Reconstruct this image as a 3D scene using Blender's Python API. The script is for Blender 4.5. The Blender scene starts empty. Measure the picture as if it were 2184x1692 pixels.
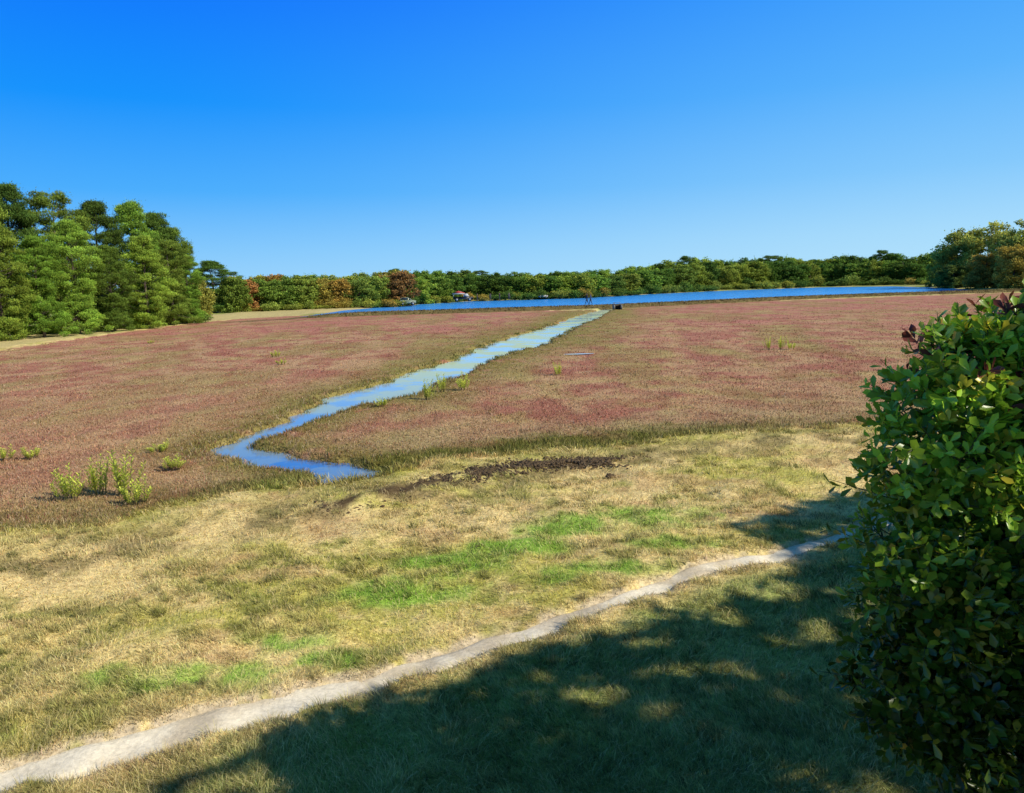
import bpy, math, random, bmesh
import numpy as np
from mathutils import Matrix, Vector
rng = np.random.default_rng(11); random.seed(5)
C = bpy.context.scene.collection
R_ = math.radians
# ------------------------------------------------------------ camera
CH = 4.0
FP = 1577.0; CX = 1092.0; CY = 846.0
PITCH = math.atan((846-606)/FP); ROLL = -1.5
cam = bpy.data.objects.new('camera', bpy.data.cameras.new('camera')); C.objects.link(cam)
CR = Matrix.Rotation(R_(90)-PITCH, 3, 'X') @ Matrix.Rotation(R_(ROLL), 3, 'Z')
M4 = CR.to_4x4(); M4.translation = Vector((0, 0, CH)); cam.matrix_world = M4
cam.data.sensor_width = 36; cam.data.lens = FP/2184*36; cam.data.clip_end = 6000; cam.data.clip_start = 0.05
bpy.context.scene.camera = cam
def ray(u, v): return CR @ Vector(((u-CX)/FP, (CY-v)/FP, -1))
def gp(u, v, z=0.0):
    d = ray(u, v); t = (z-CH)/min(d.z, -0.004); return (d.x*t, d.y*t)
def ztop(u, v, y):
    d = ray(u, v); return CH + d.z*(y/d.y)
def gpl(l, z=0.0): return np.array([gp(u, v, z) for u, v in l])
# ------------------------------------------------------------ helpers
def mk(name, V, F, mat, col=None, parent=None, smooth=False):
    V = np.asarray(V, np.float32); F = np.asarray(F, np.int32); K = F.shape[1]
    me = bpy.data.meshes.new(name)
    me.vertices.add(len(V)); me.vertices.foreach_set('co', V.ravel())
    me.loops.add(F.size); me.loops.foreach_set('vertex_index', F.ravel())
    me.polygons.add(len(F)); me.polygons.foreach_set('loop_start', np.arange(0, F.size, K, dtype=np.int32))
    me.update(calc_edges=True)
    if smooth: me.polygons.foreach_set('use_smooth', np.ones(len(F), bool))
    if col is not None:
        a = me.color_attributes.new(name='Col', type='FLOAT_COLOR', domain='POINT')
        c = np.ones((len(V), 4), np.float32); c[:, :3] = col; a.data.foreach_set('color', c.ravel())
    me.materials.append(mat)
    o = bpy.data.objects.new(name, me); C.objects.link(o)
    if parent: o.parent = parent
    return o
class B:
    def __init__(s): s.V = []; s.F = []; s.n = 0
    def add(s, V, F):
        s.V.append(np.asarray(V, float)); s.F.append(np.asarray(F, int)+s.n); s.n += len(V); return s
    def box(s, c, d, rz=0, top=1.0):
        x, y, z = [k/2 for k in d]
        P = np.array([[-x,-y,-z],[x,-y,-z],[x,y,-z],[-x,y,-z],[-x*top,-y*top,z],[x*top,-y*top,z],[x*top,y*top,z],[-x*top,y*top,z]])
        c_, s_ = math.cos(rz), math.sin(rz); P = P @ np.array([[c_, s_, 0],[-s_, c_, 0],[0,0,1]]) + np.array(c)
        q = [(0,3,2,1),(4,5,6,7),(0,1,5,4),(1,2,6,5),(2,3,7,6),(3,0,4,7)]
        return s.add(P, [t for a,b,c2,d2 in q for t in ((a,b,c2),(a,c2,d2))])
    def tube(s, pts, rad, n=6, cap=True):
        pts = [Vector(p) for p in pts]; V = []; F = []
        for i, p in enumerate(pts):
            d = (pts[min(i+1, len(pts)-1)]-pts[max(i-1, 0)]).normalized()
            a = d.orthogonal().normalized() if abs(d.z) < .9 else Vector((1,0,0)); b = d.cross(a).normalized(); a = b.cross(d)
            for k in range(n):
                t = 2*math.pi*k/n; V.append(p+(a*math.cos(t)+b*math.sin(t))*rad[i])
        for i in range(len(pts)-1):
            for k in range(n):
                a0 = i*n+k; a1 = i*n+(k+1) % n; F += [(a0, a1, a1+n), (a0, a1+n, a0+n)]
        if cap:
            for k in range(1, n-1): F += [(0, k+1, k), ((len(pts)-1)*n, (len(pts)-1)*n+k, (len(pts)-1)*n+k+1)]
        return s.add([tuple(v) for v in V], F)
    def prism(s, prof, w, y0=0.0):
        n = len(prof); V = []
        for sgn in (-1, 1):
            for (x, z) in prof: V.append((x, y0+sgn*w/2, z))
        F = []
        for i in range(n):
            j = (i+1) % n; F += [(i, j, j+n), (i, j+n, i+n)]
        for i in range(1, n-1): F += [(0, i+1, i), (n, n+i, n+i+1)]
        return s.add(V, F)
    def ell(s, c, r, nu=10, nv=6, jit=0, rg=None):
        V = []; F = []
        for i in range(nv+1):
            th = math.pi*i/nv
            for k in range(nu):
                ph = 2*math.pi*k/nu; j = 1+(rg.uniform(-jit, jit) if jit else 0)
                V.append((c[0]+r[0]*j*math.sin(th)*math.cos(ph), c[1]+r[1]*j*math.sin(th)*math.sin(ph), c[2]+r[2]*j*math.cos(th)))
        for i in range(nv):
            for k in range(nu):
                a = i*nu+k; b = i*nu+(k+1) % nu; F += [(a, a+nu, b+nu), (a, b+nu, b)]
        return s.add(V, F)
    def build(s, name, mat, parent=None, smooth=False):
        return mk(name, np.concatenate(s.V), np.concatenate(s.F), mat, None, parent, smooth)
def tag(o, label=None, cat=None, group=None, kind=None):
    if label: o['label'] = label
    if cat: o['category'] = cat
    if group: o['group'] = group
    if kind: o['kind'] = kind
    return o
def empty(name, loc, label, cat, group=None, rz=0):
    o = bpy.data.objects.new(name, None); C.objects.link(o); o.location = loc; o.rotation_euler = (0, 0, rz)
    return tag(o, label, cat, group)
def vn(x, y, seed=0):
    xi = np.floor(x); yi = np.floor(y); fx = x-xi; fy = y-yi
    fx = fx*fx*(3-2*fx); fy = fy*fy*(3-2*fy)
    def h(a, b):
        t = np.sin(a*127.1+b*311.7+seed*74.7)*43758.5453; return t-np.floor(t)
    return (h(xi, yi)*(1-fx)+h(xi+1, yi)*fx)*(1-fy)+(h(xi, yi+1)*(1-fx)+h(xi+1, yi+1)*fx)*fy
def fbm(x, y, o=4, seed=0):
    s = 0; a = 1; t = 0
    for i in range(o): s = s+a*vn(x*2**i+i*17.3, y*2**i-i*9.1, seed+i); t += a; a *= .55
    return s/t
def ss(a, b, x):
    t = np.clip((x-a)/(b-a), 0, 1); return t*t*(3-2*t)
def mix(a, b, t):
    t = np.asarray(t)[..., None]; return np.asarray(a)*(1-t)+np.asarray(b)*t
def seg_dist(x, y, P, closed):
    d = np.full(x.shape, 1e9); n = len(P)
    for i in range(n if closed else n-1):
        a = P[i]; b = P[(i+1) % n]; e = b-a; L = max(e@e, 1e-9)
        t = np.clip(((x-a[0])*e[0]+(y-a[1])*e[1])/L, 0, 1)
        d = np.minimum(d, (x-a[0]-t*e[0])**2+(y-a[1]-t*e[1])**2)
    return np.sqrt(d)
def sdp(x, y, P):      # positive inside
    ins = np.zeros(x.shape, bool); n = len(P)
    for i in range(n):
        a = P[i]; b = P[(i+1) % n]
        if a[1] == b[1]: continue
        ins ^= ((a[1] > y) != (b[1] > y)) & (x < (b[0]-a[0])*(y-a[1])/(b[1]-a[1])+a[0])
    d = seg_dist(x, y, P, True); return np.where(ins, d, -d)
# ------------------------------------------------------------ materials
def newmat(name):
    m = bpy.data.materials.new(name); m.use_nodes = True; nt = m.node_tree
    return m, nt, nt.nodes['Principled BSDF'], nt.nodes['Material Output']
def plain(name, col, rough=.6, metal=0, var=.25, scale=6):
    m, nt, p, o = newmat(name)
    n = nt.nodes.new('ShaderNodeTexNoise'); n.inputs['Scale'].default_value = scale; n.inputs['Detail'].default_value = 5
    tc = nt.nodes.new('ShaderNodeTexCoord'); nt.links.new(tc.outputs['Object'], n.inputs['Vector'])
    r = nt.nodes.new('ShaderNodeValToRGB'); nt.links.new(n.outputs['Fac'], r.inputs['Fac'])
    r.color_ramp.elements[0].position = .3; r.color_ramp.elements[1].position = .7
    r.color_ramp.elements[0].color = [c*(1-var) for c in col]+[1]; r.color_ramp.elements[1].color = [min(1, c*(1+var)) for c in col]+[1]
    nt.links.new(r.outputs['Color'], p.inputs['Base Color']); p.inputs['Roughness'].default_value = rough; p.inputs['Metallic'].default_value = metal
    return m
def leafmat(name, transl=.25, rough=.6, spec=.2, objcol=False):
    m, nt, p, o = newmat(name)
    a = nt.nodes.new('ShaderNodeAttribute'); a.attribute_name = 'Col'; src = a.outputs['Color']
    if objcol:
        oi = nt.nodes.new('ShaderNodeObjectInfo'); mx = nt.nodes.new('ShaderNodeMix'); mx.data_type = 'RGBA'; mx.blend_type = 'MULTIPLY'
        mx.inputs[0].default_value = 1; nt.links.new(src, mx.inputs[6]); nt.links.new(oi.outputs['Color'], mx.inputs[7]); src = mx.outputs[2]
    nt.links.new(src, p.inputs['Base Color']); p.inputs['Roughness'].default_value = rough; p.inputs['Specular IOR Level'].default_value = spec
    t = nt.nodes.new('ShaderNodeBsdfTranslucent'); nt.links.new(src, t.inputs['Color'])
    ms = nt.nodes.new('ShaderNodeMixShader'); ms.inputs[0].default_value = transl
    nt.links.new(p.outputs[0], ms.inputs[1]); nt.links.new(t.outputs[0], ms.inputs[2]); nt.links.new(ms.outputs[0], o.inputs['Surface'])
    return m
def groundmat(name, sc=14, bump=.6, dist=.03, lo=.55, hi=1.35):
    m, nt, p, o = newmat(name)
    a = nt.nodes.new('ShaderNodeAttribute'); a.attribute_name = 'Col'
    tc = nt.nodes.new('ShaderNodeTexCoord')
    n = nt.nodes.new('ShaderNodeTexNoise'); n.inputs['Scale'].default_value = sc; n.inputs['Detail'].default_value = 8; n.inputs['Roughness'].default_value = .7
    nt.links.new(tc.outputs['Object'], n.inputs['Vector'])
    mr = nt.nodes.new('ShaderNodeMapRange'); mr.inputs[1].default_value = .3; mr.inputs[2].default_value = .7; mr.inputs[3].default_value = lo; mr.inputs[4].default_value = hi
    nt.links.new(n.outputs['Fac'], mr.inputs[0])
    vm = nt.nodes.new('ShaderNodeVectorMath'); vm.operation = 'SCALE'; nt.links.new(a.outputs['Color'], vm.inputs[0]); nt.links.new(mr.outputs[0], vm.inputs['Scale'])
    nt.links.new(vm.outputs[0], p.inputs['Base Color']); p.inputs['Roughness'].default_value = .95; p.inputs['Specular IOR Level'].default_value = .05
    b = nt.nodes.new('ShaderNodeBump'); b.inputs['Strength'].default_value = bump; b.inputs['Distance'].default_value = dist
    nt.links.new(n.outputs['Fac'], b.inputs['Height']); nt.links.new(b.outputs[0], p.inputs['Normal'])
    return m
def watermat(name, base, ior, rough, scale, strength, dist, algae_sky_tint=False, stretch=(1,1,1)):
    m, nt, p, o = newmat(name)
    p.inputs['Base Color'].default_value = base+(1,); p.inputs['IOR'].default_value = ior; p.inputs['Roughness'].default_value = rough
    tc = nt.nodes.new('ShaderNodeTexCoord'); mp = nt.nodes.new('ShaderNodeMapping'); mp.inputs['Scale'].default_value = stretch
    nt.links.new(tc.outputs['Object'], mp.inputs['Vector'])
    n = nt.nodes.new('ShaderNodeTexNoise'); n.inputs['Scale'].default_value = scale; n.inputs['Detail'].default_value = 4
    nt.links.new(mp.outputs[0], n.inputs['Vector'])
    b = nt.nodes.new('ShaderNodeBump'); b.inputs['Strength'].default_value = strength; b.inputs['Distance'].default_value = dist
    nt.links.new(n.outputs['Fac'], b.inputs['Height']); nt.links.new(b.outputs[0], p.inputs['Normal'])
    if algae_sky_tint:
        n2 = nt.nodes.new('ShaderNodeTexNoise'); n2.inputs['Scale'].default_value = .35; n2.inputs['Detail'].default_value = 7; n2.inputs['Roughness'].default_value = .65
        nt.links.new(tc.outputs['Object'], n2.inputs['Vector'])
        r = nt.nodes.new('ShaderNodeValToRGB'); r.color_ramp.elements[0].position = .46; r.color_ramp.elements[1].position = .54
        nt.links.new(n2.outputs['Fac'], r.inputs['Fac'])
        sx = nt.nodes.new('ShaderNodeSeparateXYZ'); nt.links.new(tc.outputs['Object'], sx.inputs[0])
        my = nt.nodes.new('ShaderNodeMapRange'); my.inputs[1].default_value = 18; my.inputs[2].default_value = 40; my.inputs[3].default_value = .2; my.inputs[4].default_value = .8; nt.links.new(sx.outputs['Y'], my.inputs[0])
        rb = nt.nodes.new('ShaderNodeValToRGB'); rb.color_ramp.elements[0].color = (.03, .16, .50, 1); rb.color_ramp.elements[1].color = (.55, .74, .86, 1)  # sky reflection painted into the base colour, paler towards the far end
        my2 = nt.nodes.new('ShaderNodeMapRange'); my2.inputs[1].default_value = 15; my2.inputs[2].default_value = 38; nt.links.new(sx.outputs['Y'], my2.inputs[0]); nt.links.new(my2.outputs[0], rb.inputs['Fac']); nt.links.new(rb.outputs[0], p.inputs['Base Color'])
        d = nt.nodes.new('ShaderNodeBsdfDiffuse'); d.inputs['Color'].default_value = (.50, .60, .34, 1)
        mf = nt.nodes.new('ShaderNodeMath'); mf.operation = 'MULTIPLY'; nt.links.new(r.outputs['Color'], mf.inputs[0]); nt.links.new(my.outputs[0], mf.inputs[1])
        ms = nt.nodes.new('ShaderNodeMixShader'); nt.links.new(mf.outputs[0], ms.inputs[0]); nt.links.new(p.outputs[0], ms.inputs[1]); nt.links.new(d.outputs[0], ms.inputs[2])
        nt.links.new(ms.outputs[0], o.inputs['Surface'])
    return m
M_ground = groundmat('ground_soil_and_thatch', 14, .6, .03, .5, 1.4)
M_path = groundmat('path_sand', 22, .5, .02, .75, 1.2)
M_dike = groundmat('dike_earth', 3, .8, .1)
M_grass = leafmat('grass_blades', .3, .7, .1)
M_bog = leafmat('bog_plants', .3, .8, .05)
M_crown = leafmat('tree_foliage', .32, .75, .08, True)
M_bush = leafmat('bush_foliage', .3, .32, .5)
M_weed = leafmat('weed_foliage', .4, .6, .15)
M_bark = plain('bark', (.11, .08, .06), .9)
M_stem = plain('stem', (.10, .11, .04), .8)
M_dirt = plain('dirt', (.10, .065, .032), .95, 0, .5, 12)
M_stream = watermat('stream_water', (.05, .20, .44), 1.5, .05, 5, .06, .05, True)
M_lake = watermat('lake_water', (.05, .36, .95), 1.33, .18, .9, 1.0, .45, False, (.3, 1, 1))
# ------------------------------------------------------------ zones (world outlines)
bog_near = [(-420,1215),(-150,1175),(0,1132),(100,1125),(250,1105),(400,1066),(560,1040),(690,1034),(800,1012),(850,1000),(950,980),(1080,960),(1300,946),(1450,930),(1600,920),(1860,900),(2100,880),(2450,850)]
BOG = gpl(bog_near+[(2450,622),(2130,625),(1700,640),(1350,654),(1300,661),(1100,664),(800,671),(560,676),(430,688),(270,708),(100,732),(0,748),(-200,775),(-420,800)])
NEAR = gpl(bog_near)
STREAM = gpl([(1298,658),(1240,672),(1180,694),(1100,718),(1060,730),(1015,748),(985,762),(960,775),(900,790),(880,797),(850,810),(800,826),(740,840),(695,850),(690,865),(650,882),(580,915),(510,940),(458,962),(478,976),(540,991),(610,1004),(690,1010),(700,1018),(670,1034),(700,1036),(745,1024),(810,1018),(812,1006),(760,999),(690,988),(600,972),(535,958),(537,946),(600,926),(660,906),(720,881),(780,863),(840,853),(890,836),(925,821),(980,801),(1050,769),(1110,749),(1160,736),(1220,702),(1270,680),(1306,660)], -.12)
PATH_U = [(-220,1720),(0,1642),(130,1603),(350,1547),(500,1503),(620,1475),(760,1442),(840,1412),(980,1376),(1030,1355),(1150,1326),(1250,1298),(1350,1262),(1440,1225),(1560,1192),(1650,1174),(1760,1146),(1890,1105),(2050,1060)]
PATH_L = [(-220,1785),(0,1692),(150,1654),(370,1596),(540,1549),(655,1519),(790,1479),(875,1443),(1000,1402),(1060,1382),(1180,1350),(1275,1318),(1372,1281),(1470,1239),(1580,1208),(1665,1190),(1775,1162),(1900,1120),(2060,1072)]
PU = gpl(PATH_U); PL = gpl(PATH_L); PATHP = np.concatenate([PU, PL[::-1]])
DIRT = gpl([(740,1078),(790,1064),(880,1042),(1000,1015),(1130,992),(1280,985)])
DIRT2 = gpl([(-200,1250),(200,1180),(700,1085),(1280,985),(1500,955),(1900,925)])
SAND = gpl([(-420,805),(-200,775),(0,742),(100,728),(270,704),(430,686),(560,678),(760,666),(860,660),(900,652),(860,650),(700,659),(560,666),(400,680),(250,694),(0,716),(-200,740),(-420,770)])
LAKE_FAR = [(735,662),(820,655),(900,649),(1000,643),(1120,639),(1250,635),(1400,627),(1550,620),(1750,613),(1900,611),(2005,614)]
DIKE_C = [(500,678),(640,671),(800,665),(1000,659),(1300,650),(1500,641),(1700,632),(1900,625),(2130,618),(2330,611),(2500,606)]
DK = gpl(DIKE_C, .55)
LAKE = np.concatenate([gpl(LAKE_FAR, .15), DK[1:9][::-1]])
SHP = np.concatenate([gpl([(330,1720),(500,1655),(640,1610),(760,1585),(900,1575),(1010,1530),(1050,1470),(1080,1420),(1150,1378),(1260,1335),(1340,1295),(1420,1300),(1560,1262),(1620,1215),(1645,1195),(1620,1165),(1570,1145),(1540,1118),(1640,1080),(1740,1055),(1860,1035),(2000,1005)]), np.array([[13, 17], [16, 12], [14, 0], [8, -5], [-2, -4], [-4.5, 1], [-4, 4]])])
SHP2 = gpl([(120,1690),(380,1604),(560,1555),(660,1525),(710,1500),(730,1455),(770,1445),(800,1470),(880,1448),(1000,1408),(1180,1354),(1260,1340),(1200,1430),(1000,1510),(820,1560),(600,1605),(400,1655),(200,1710)])
GREENS = [(380,1450,1.0,.4),(500,1440,.8,.35),(850,1265,1.1,.4),(960,1205,.9,.5),(1100,1165,1.1,.5),(1210,1125,1.0,.7),(1400,1105,1.2,.9),(620,1365,.6,.35),(690,1410,.5,.3),(640,1010,1.3,.5),(560,1035,1.3,.5),(900,1230,.8,.3),(1300,1225,1.1,.4),(1450,1160,.8,.4)]
GW = [(gp(u, v), a, b) for u, v, a, b in GREENS]
LOWER = np.concatenate([PL, np.array([[14, 2], [6, -4], [-4, 0]])])
def zones(x, y):
    z = {}
    wob = (fbm(x*1.3, y*1.3, 3, 40)-.5)*.8*np.clip(y/14, .4, 3)
    z['bog'] = sdp(x, y, BOG)+wob
    z['near'] = seg_dist(x, y, NEAR, False)
    z['str'] = sdp(x, y, STREAM)+(fbm(x*1.3, y*1.3, 4, 41)-.49)*.8*np.clip(y/25, .5, 2.2)
    z['path'] = np.where(y < 22, sdp(x, y, PATHP), -9)+(fbm(x*2.6, y*2.6, 4, 42)-.52)*.26
    z['low'] = np.where(y < 22, sdp(x, y, LOWER), -9)
    z['dirt'] = seg_dist(x, y, DIRT, False); z['dirt2'] = seg_dist(x, y, DIRT2, False)
    z['sand'] = sdp(x, y, SAND)
    z['lake'] = sdp(x, y, LAKE)
    z['dike'] = seg_dist(x, y, DK, False)
    return z
def height(x, y, z, carve=True):
    h = (fbm(x*.5, y*.5, 3, 3)-.5)*.2+(fbm(x*2, y*2, 2, 4)-.5)*.09
    inb = ss(-.2, .6, z['bog'])
    h = h*(1-inb*.5)-inb*.02
    h += .06*np.exp(-(z['dirt']/.4)**2)*(0.2+1.3*vn(x*5, y*5, 9))
    if carve: h -= .07*ss(-.06, .08, z['path'])
    far = ss(0, 10, -z['bog'])*ss(70, 100, y)
    h = h+far*.35
    h = h*(1-ss(-.5, .05, z['str']))-.45*ss(-.35, .25, z['str'])
    h = h*(1-ss(-3, 0, z['lake']))+ss(-3, 0, z['lake'])*.12-.6*ss(-.3, 3, z['lake'])
    return h
def fringe(x, y): return ss(-9, -2, x)*(1-ss(3, 9, x))*.65+.3
def colour(x, y, z):
    n1 = fbm(x*.4, y*.55, 4, 11); n2 = fbm(x*1.8, y*1.8, 3, 12); n3 = fbm(x*.13, y*.2, 3, 13); n4 = fbm(x*6, y*6, 2, 14)
    straw = np.array([.88, .67, .30]); yg = np.array([.58, .52, .13]); dull = np.array([.32, .32, .07]); brn = np.array([.54, .34, .17])
    g = mix(yg, straw, ss(.32, .56, n1)); g = mix(g, dull, ss(.54, .70, n2)*.75); g = mix(g, brn, ss(.53, .72, fbm(x*.9, y*1.4, 3, 15))*.65)
    g = mix(g, straw, ss(.5, .75, n4)*.65)
    gr = 0
    for (c, a, b) in GW: gr = np.maximum(gr, np.exp(-(((x-c[0])/a)**2+((y-c[1])/b)**2)*.8))
    gr = ss(.25, .95, gr*(.15+1.5*n2)+.5*(n4-.5)); g = mix(g, [.29, .50, .06], gr*.9)
    low = ss(.05, .6, z['low'])*ss(.30, .55, n2*.6+n1*.4+.12); g = mix(g, [.30, .41, .10], low*.7)
    olive = ss(2.6, .3, z['near'])*ss(.25, .6, n2); g = mix(g, [.40, .37, .09], olive*.7)
    d2 = np.exp(-(z['dirt2']/.9)**2)*ss(.38, .62, n2); g = mix(g, [.30, .22, .10], d2*.75)
    d1 = ss(.36, .80, np.exp(-(z['dirt']/.40)**2)*(.15+1.3*n2)+.5*(n4-.5)); g = mix(g, [.12, .078, .038], d1*.95)
    # bog
    pink = np.array([.49, .185, .15]); mar = np.array([.42, .18, .12]); tan = np.array([.53, .33, .18]); ol = np.array([.30, .25, .08])
    b1 = fbm(x*.10+3, y*.10, 4, 21); b2 = fbm(x*.9, y*.7, 4, 22); b3 = fbm(x*.35, y*.12, 4, 25)
    b = mix(mar, tan, ss(.32, .68, b2)); b = mix(b, pink, ss(.40, .75, b1*.6+.35*ss(25, 90, y))*.7)
    b = mix(b, ol, ss(.48, .66, b3)*.5); b = mix(b, [.46, .37, .14], ss(.52, .70, fbm(x*.6, y*.5, 4, 26))*.5)
    b = mix(b, [.33, .12, .08], ss(.56, .72, fbm(x*.8, y*.5, 3, 28))*.5)
    b = mix(b, [.50, .38, .19], ss(7, 1, z['near'])*ss(.3, .6, n1)*.6)
    b = mix(b, tan, ss(-4, -12, x)*ss(45, 20, y)*.4)
    e = ss(2.2, .3, z['near']+(n2-.5)*2.2)*fringe(x, y); b = mix(b, [.17, .18, .035], e*.95)
    es = ss(-1.8, -.2, z['str']*(14/np.clip(y, 14, 60)))*ss(.2, .55, n2+.1); b = mix(b, [.24, .22, .05], es*.75)
    c = mix(g, b, ss(-.15, .25, z['bog']+(n4-.5)*.5))
    bare = ss(-.20, .0, z['path']); c = mix(c, [.62, .50, .33], bare*ss(.35, .65, n4+.1))
    # far ground
    f = ss(.3, 2, -z['bog'])*ss(60, 80, y)
    fg = mix([.30, .33, .09], [.48, .42, .16], ss(.45, .65, n3))
    c = mix(c, fg, f); c = mix(c, [.60, .48, .22], ss(-.3, .5, z['sand'])*.85)
    c = mix(c, [.18, .12, .06], ss(2.2, 1.0, z['dike'])*.8)
    return c
# ------------------------------------------------------------ ground sheet
NR, NC = 620, 660
Y = 1.5*np.exp(np.linspace(0, math.log(2500/1.5), NR)); S = np.linspace(-1, 1, NC)
YY, SS_ = np.meshgrid(Y, S, indexing='ij'); XX = SS_*(YY*1.0+4)
x = XX.ravel(); y = YY.ravel(); Z = zones(x, y); hh = height(x, y, Z)
idx = np.arange(NR*NC).reshape(NR, NC)
F = np.stack([idx[:-1, :-1], idx[:-1, 1:], idx[1:, 1:], idx[1:, :-1]], -1).reshape(-1, 4)
gc = np.clip(colour(x, y, Z), 0, .9)
tag(mk('ground', np.stack([x, y, hh], 1), F, M_ground, gc, None, True), 'ground of the grassy bank and the bog', 'ground', kind='structure')
bb = B(); bb.box((0, 0, -1.2), (6000, 6000, .4)); o = bb.build('terrain', plain('far_soil', (.16, .16, .06), .95)); tag(o, 'flat land reaching to the horizon', 'terrain', kind='structure')
# path
def resample(P, n):
    d = np.r_[0, np.cumsum(np.hypot(*np.diff(P, axis=0).T))]; t = np.linspace(0, d[-1], n)
    return np.stack([np.interp(t, d, P[:, 0]), np.interp(t, d, P[:, 1])], 1)
n = 420; U = resample(PU, n); L = resample(PL, n); K = 11
U, L = U+(U-L)*.3, L+(L-U)*.3
tt = np.linspace(0, 1, K); P = U[:, None, :]*(1-tt)[None, :, None]+L[:, None, :]*tt[None, :, None]
px = P[..., 0].ravel(); py = P[..., 1].ravel(); zz = zones(px, py)
rim = np.tile(np.abs(tt-.5)*2, n); pz = height(px, py, zz, False)-.03-.05*ss(.5, 1.0, rim)
idx = np.arange(n*K).reshape(n, K); F = np.stack([idx[:-1, :-1], idx[1:, :-1], idx[1:, 1:], idx[:-1, 1:]], -1).reshape(-1, 4)
pn = fbm(px*2, py*2, 4, 71); pc_ = mix([.66, .55, .39], [.88, .78, .60], ss(.3, .6, pn)); pc_ = mix(pc_, [.50, .40, .22], ss(.5, .9, rim)*.5)
tag(mk('path', np.stack([px, py, pz], 1), F, M_path, pc_, None, True), 'narrow pale sandy footpath crossing the mown grass', 'path', kind='structure')
def sheet(name, P, z, mat, label, cat):
    bm = bmesh.new(); vs = [bm.verts.new((p[0], p[1], z)) for p in P]; f = bm.faces.new(vs); bmesh.ops.triangulate(bm, faces=[f])
    for f in bm.faces:
        if f.normal.z < 0: f.normal_flip()
    me = bpy.data.meshes.new(name); bm.to_mesh(me); bm.free(); me.materials.append(mat)
    o = bpy.data.objects.new(name, me); C.objects.link(o); return tag(o, label, cat, kind='structure')
def grow(P, d):
    P = np.asarray(P); A = np.roll(P, 1, 0); Bn = np.roll(P, -1, 0); t = Bn-A; t /= np.linalg.norm(t, axis=1)[:, None]+1e-9
    nrm = np.stack([t[:, 1], -t[:, 0]], 1)
    area = np.sum(P[:, 0]*np.roll(P[:, 1], -1)-np.roll(P[:, 0], -1)*P[:, 1])
    return P+nrm*d*(1 if area > 0 else -1)
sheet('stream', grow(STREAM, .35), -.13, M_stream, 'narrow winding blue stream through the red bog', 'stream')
sheet('lake', grow(LAKE, .6), .12, M_lake, 'rippled deep blue flooded pond behind the dike', 'lake')
# dike ribbon
n = 700; Dc = resample(DK, n); T = np.gradient(Dc, axis=0); T /= np.linalg.norm(T, axis=1)[:, None]; Nn = np.stack([-T[:, 1], T[:, 0]], 1)
if Nn[:, 1].mean() < 0: Nn = -Nn
offs = [(-2.2, -.3), (-1.6, .05), (-1.0, .38), (-.4, .52), (.4, .55), (1.0, .45), (1.8, .1), (2.6, -.4)]
V = []; ar = np.arange(n); tap = ss(0, 70, ar)
for k, (a, zc) in enumerate(offs):
    q = Dc+Nn*(a+(vn(ar*.3, ar*0, 80+k)-.5)*.5)[:, None]; V.append(np.c_[q, -.25+(zc+.25+(vn(ar*.5, ar*0, 90+k)-.5)*.16)*tap])
V = np.stack(V, 1).reshape(-1, 3); K = len(offs); idx = np.arange(n*K).reshape(n, K)
F = np.stack([idx[:-1, :-1], idx[1:, :-1], idx[1:, 1:], idx[:-1, 1:]], -1).reshape(-1, 4)
dc = mix([.12, .08, .04], [.22, .18, .07], fbm(V[:, 0]*.6, V[:, 1]*2, 3, 99))
tag(mk('embankment', V, F[:, ::-1], M_dike, dc, None, True), 'low dark earth dike between the bog and the pond', 'embankment', kind='structure')
# ------------------------------------------------------------ blades
def blades(name, x, y, z, h, w, th, lean, col, mat, tipb=1.25, baseb=.5):
    N = len(x); ph = rng.uniform(0, 2*np.pi, N); wx = np.cos(ph)*w/2; wy = np.sin(ph)*w/2; lx = np.cos(th)*lean*h; ly = np.sin(th)*lean*h
    z2 = h*np.sqrt(np.clip(1-lean**2, .04, 1))
    V = np.zeros((N, 5, 3), np.float32)
    V[:, 0] = np.stack([x-wx, y-wy, z-.02], 1); V[:, 1] = np.stack([x+wx, y+wy, z-.02], 1)
    mx = x+lx*.35; my = y+ly*.35
    V[:, 2] = np.stack([mx-wx*.8, my-wy*.8, z+z2*.6], 1); V[:, 3] = np.stack([mx+wx*.8, my+wy*.8, z+z2*.6], 1)
    V[:, 4] = np.stack([x+lx, y+ly, z+z2], 1)
    F = (np.array([[0,1,3],[0,3,2],[2,3,4]])[None]+np.arange(N)[:, None, None]*5).reshape(-1, 3)
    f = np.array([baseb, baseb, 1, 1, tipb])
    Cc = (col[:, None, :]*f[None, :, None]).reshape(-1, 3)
    return mk(name, V.reshape(-1, 3), F, mat, np.clip(Cc, 0, .95))
def samp(N, y0, y1, smax=.86):
    v = rng.uniform(1/y1, 1/y0, N); y = 1/v; x = rng.uniform(-smax, smax, N)*(y+1.0); return x, y
x, y = samp(420000, 4.2, 34)
Z = zones(x, y); k = (Z['bog'] < .25) & (Z['path'] < rng.uniform(-.08, .07, len(x))) & (rng.uniform(0, 1, len(x)) > .8*ss(.36, .80, np.exp(-(Z['dirt']/.40)**2)*(.15+1.3*fbm(x*1.8, y*1.8, 3, 12))))
x = x[k]; y = y[k]; Z = {a: b[k] for a, b in Z.items()}; hz = height(x, y, Z); c = colour(x, y, Z)
N = len(x); th = fbm(x*.8, y*.8, 2, 31)*12+rng.normal(0, 1.2, N); h = rng.uniform(.025, .09, N)*(0.4+1.1*fbm(x*1.6, y*1.6, 3, 32))*np.clip(y/10, .9, 1.4)
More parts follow.
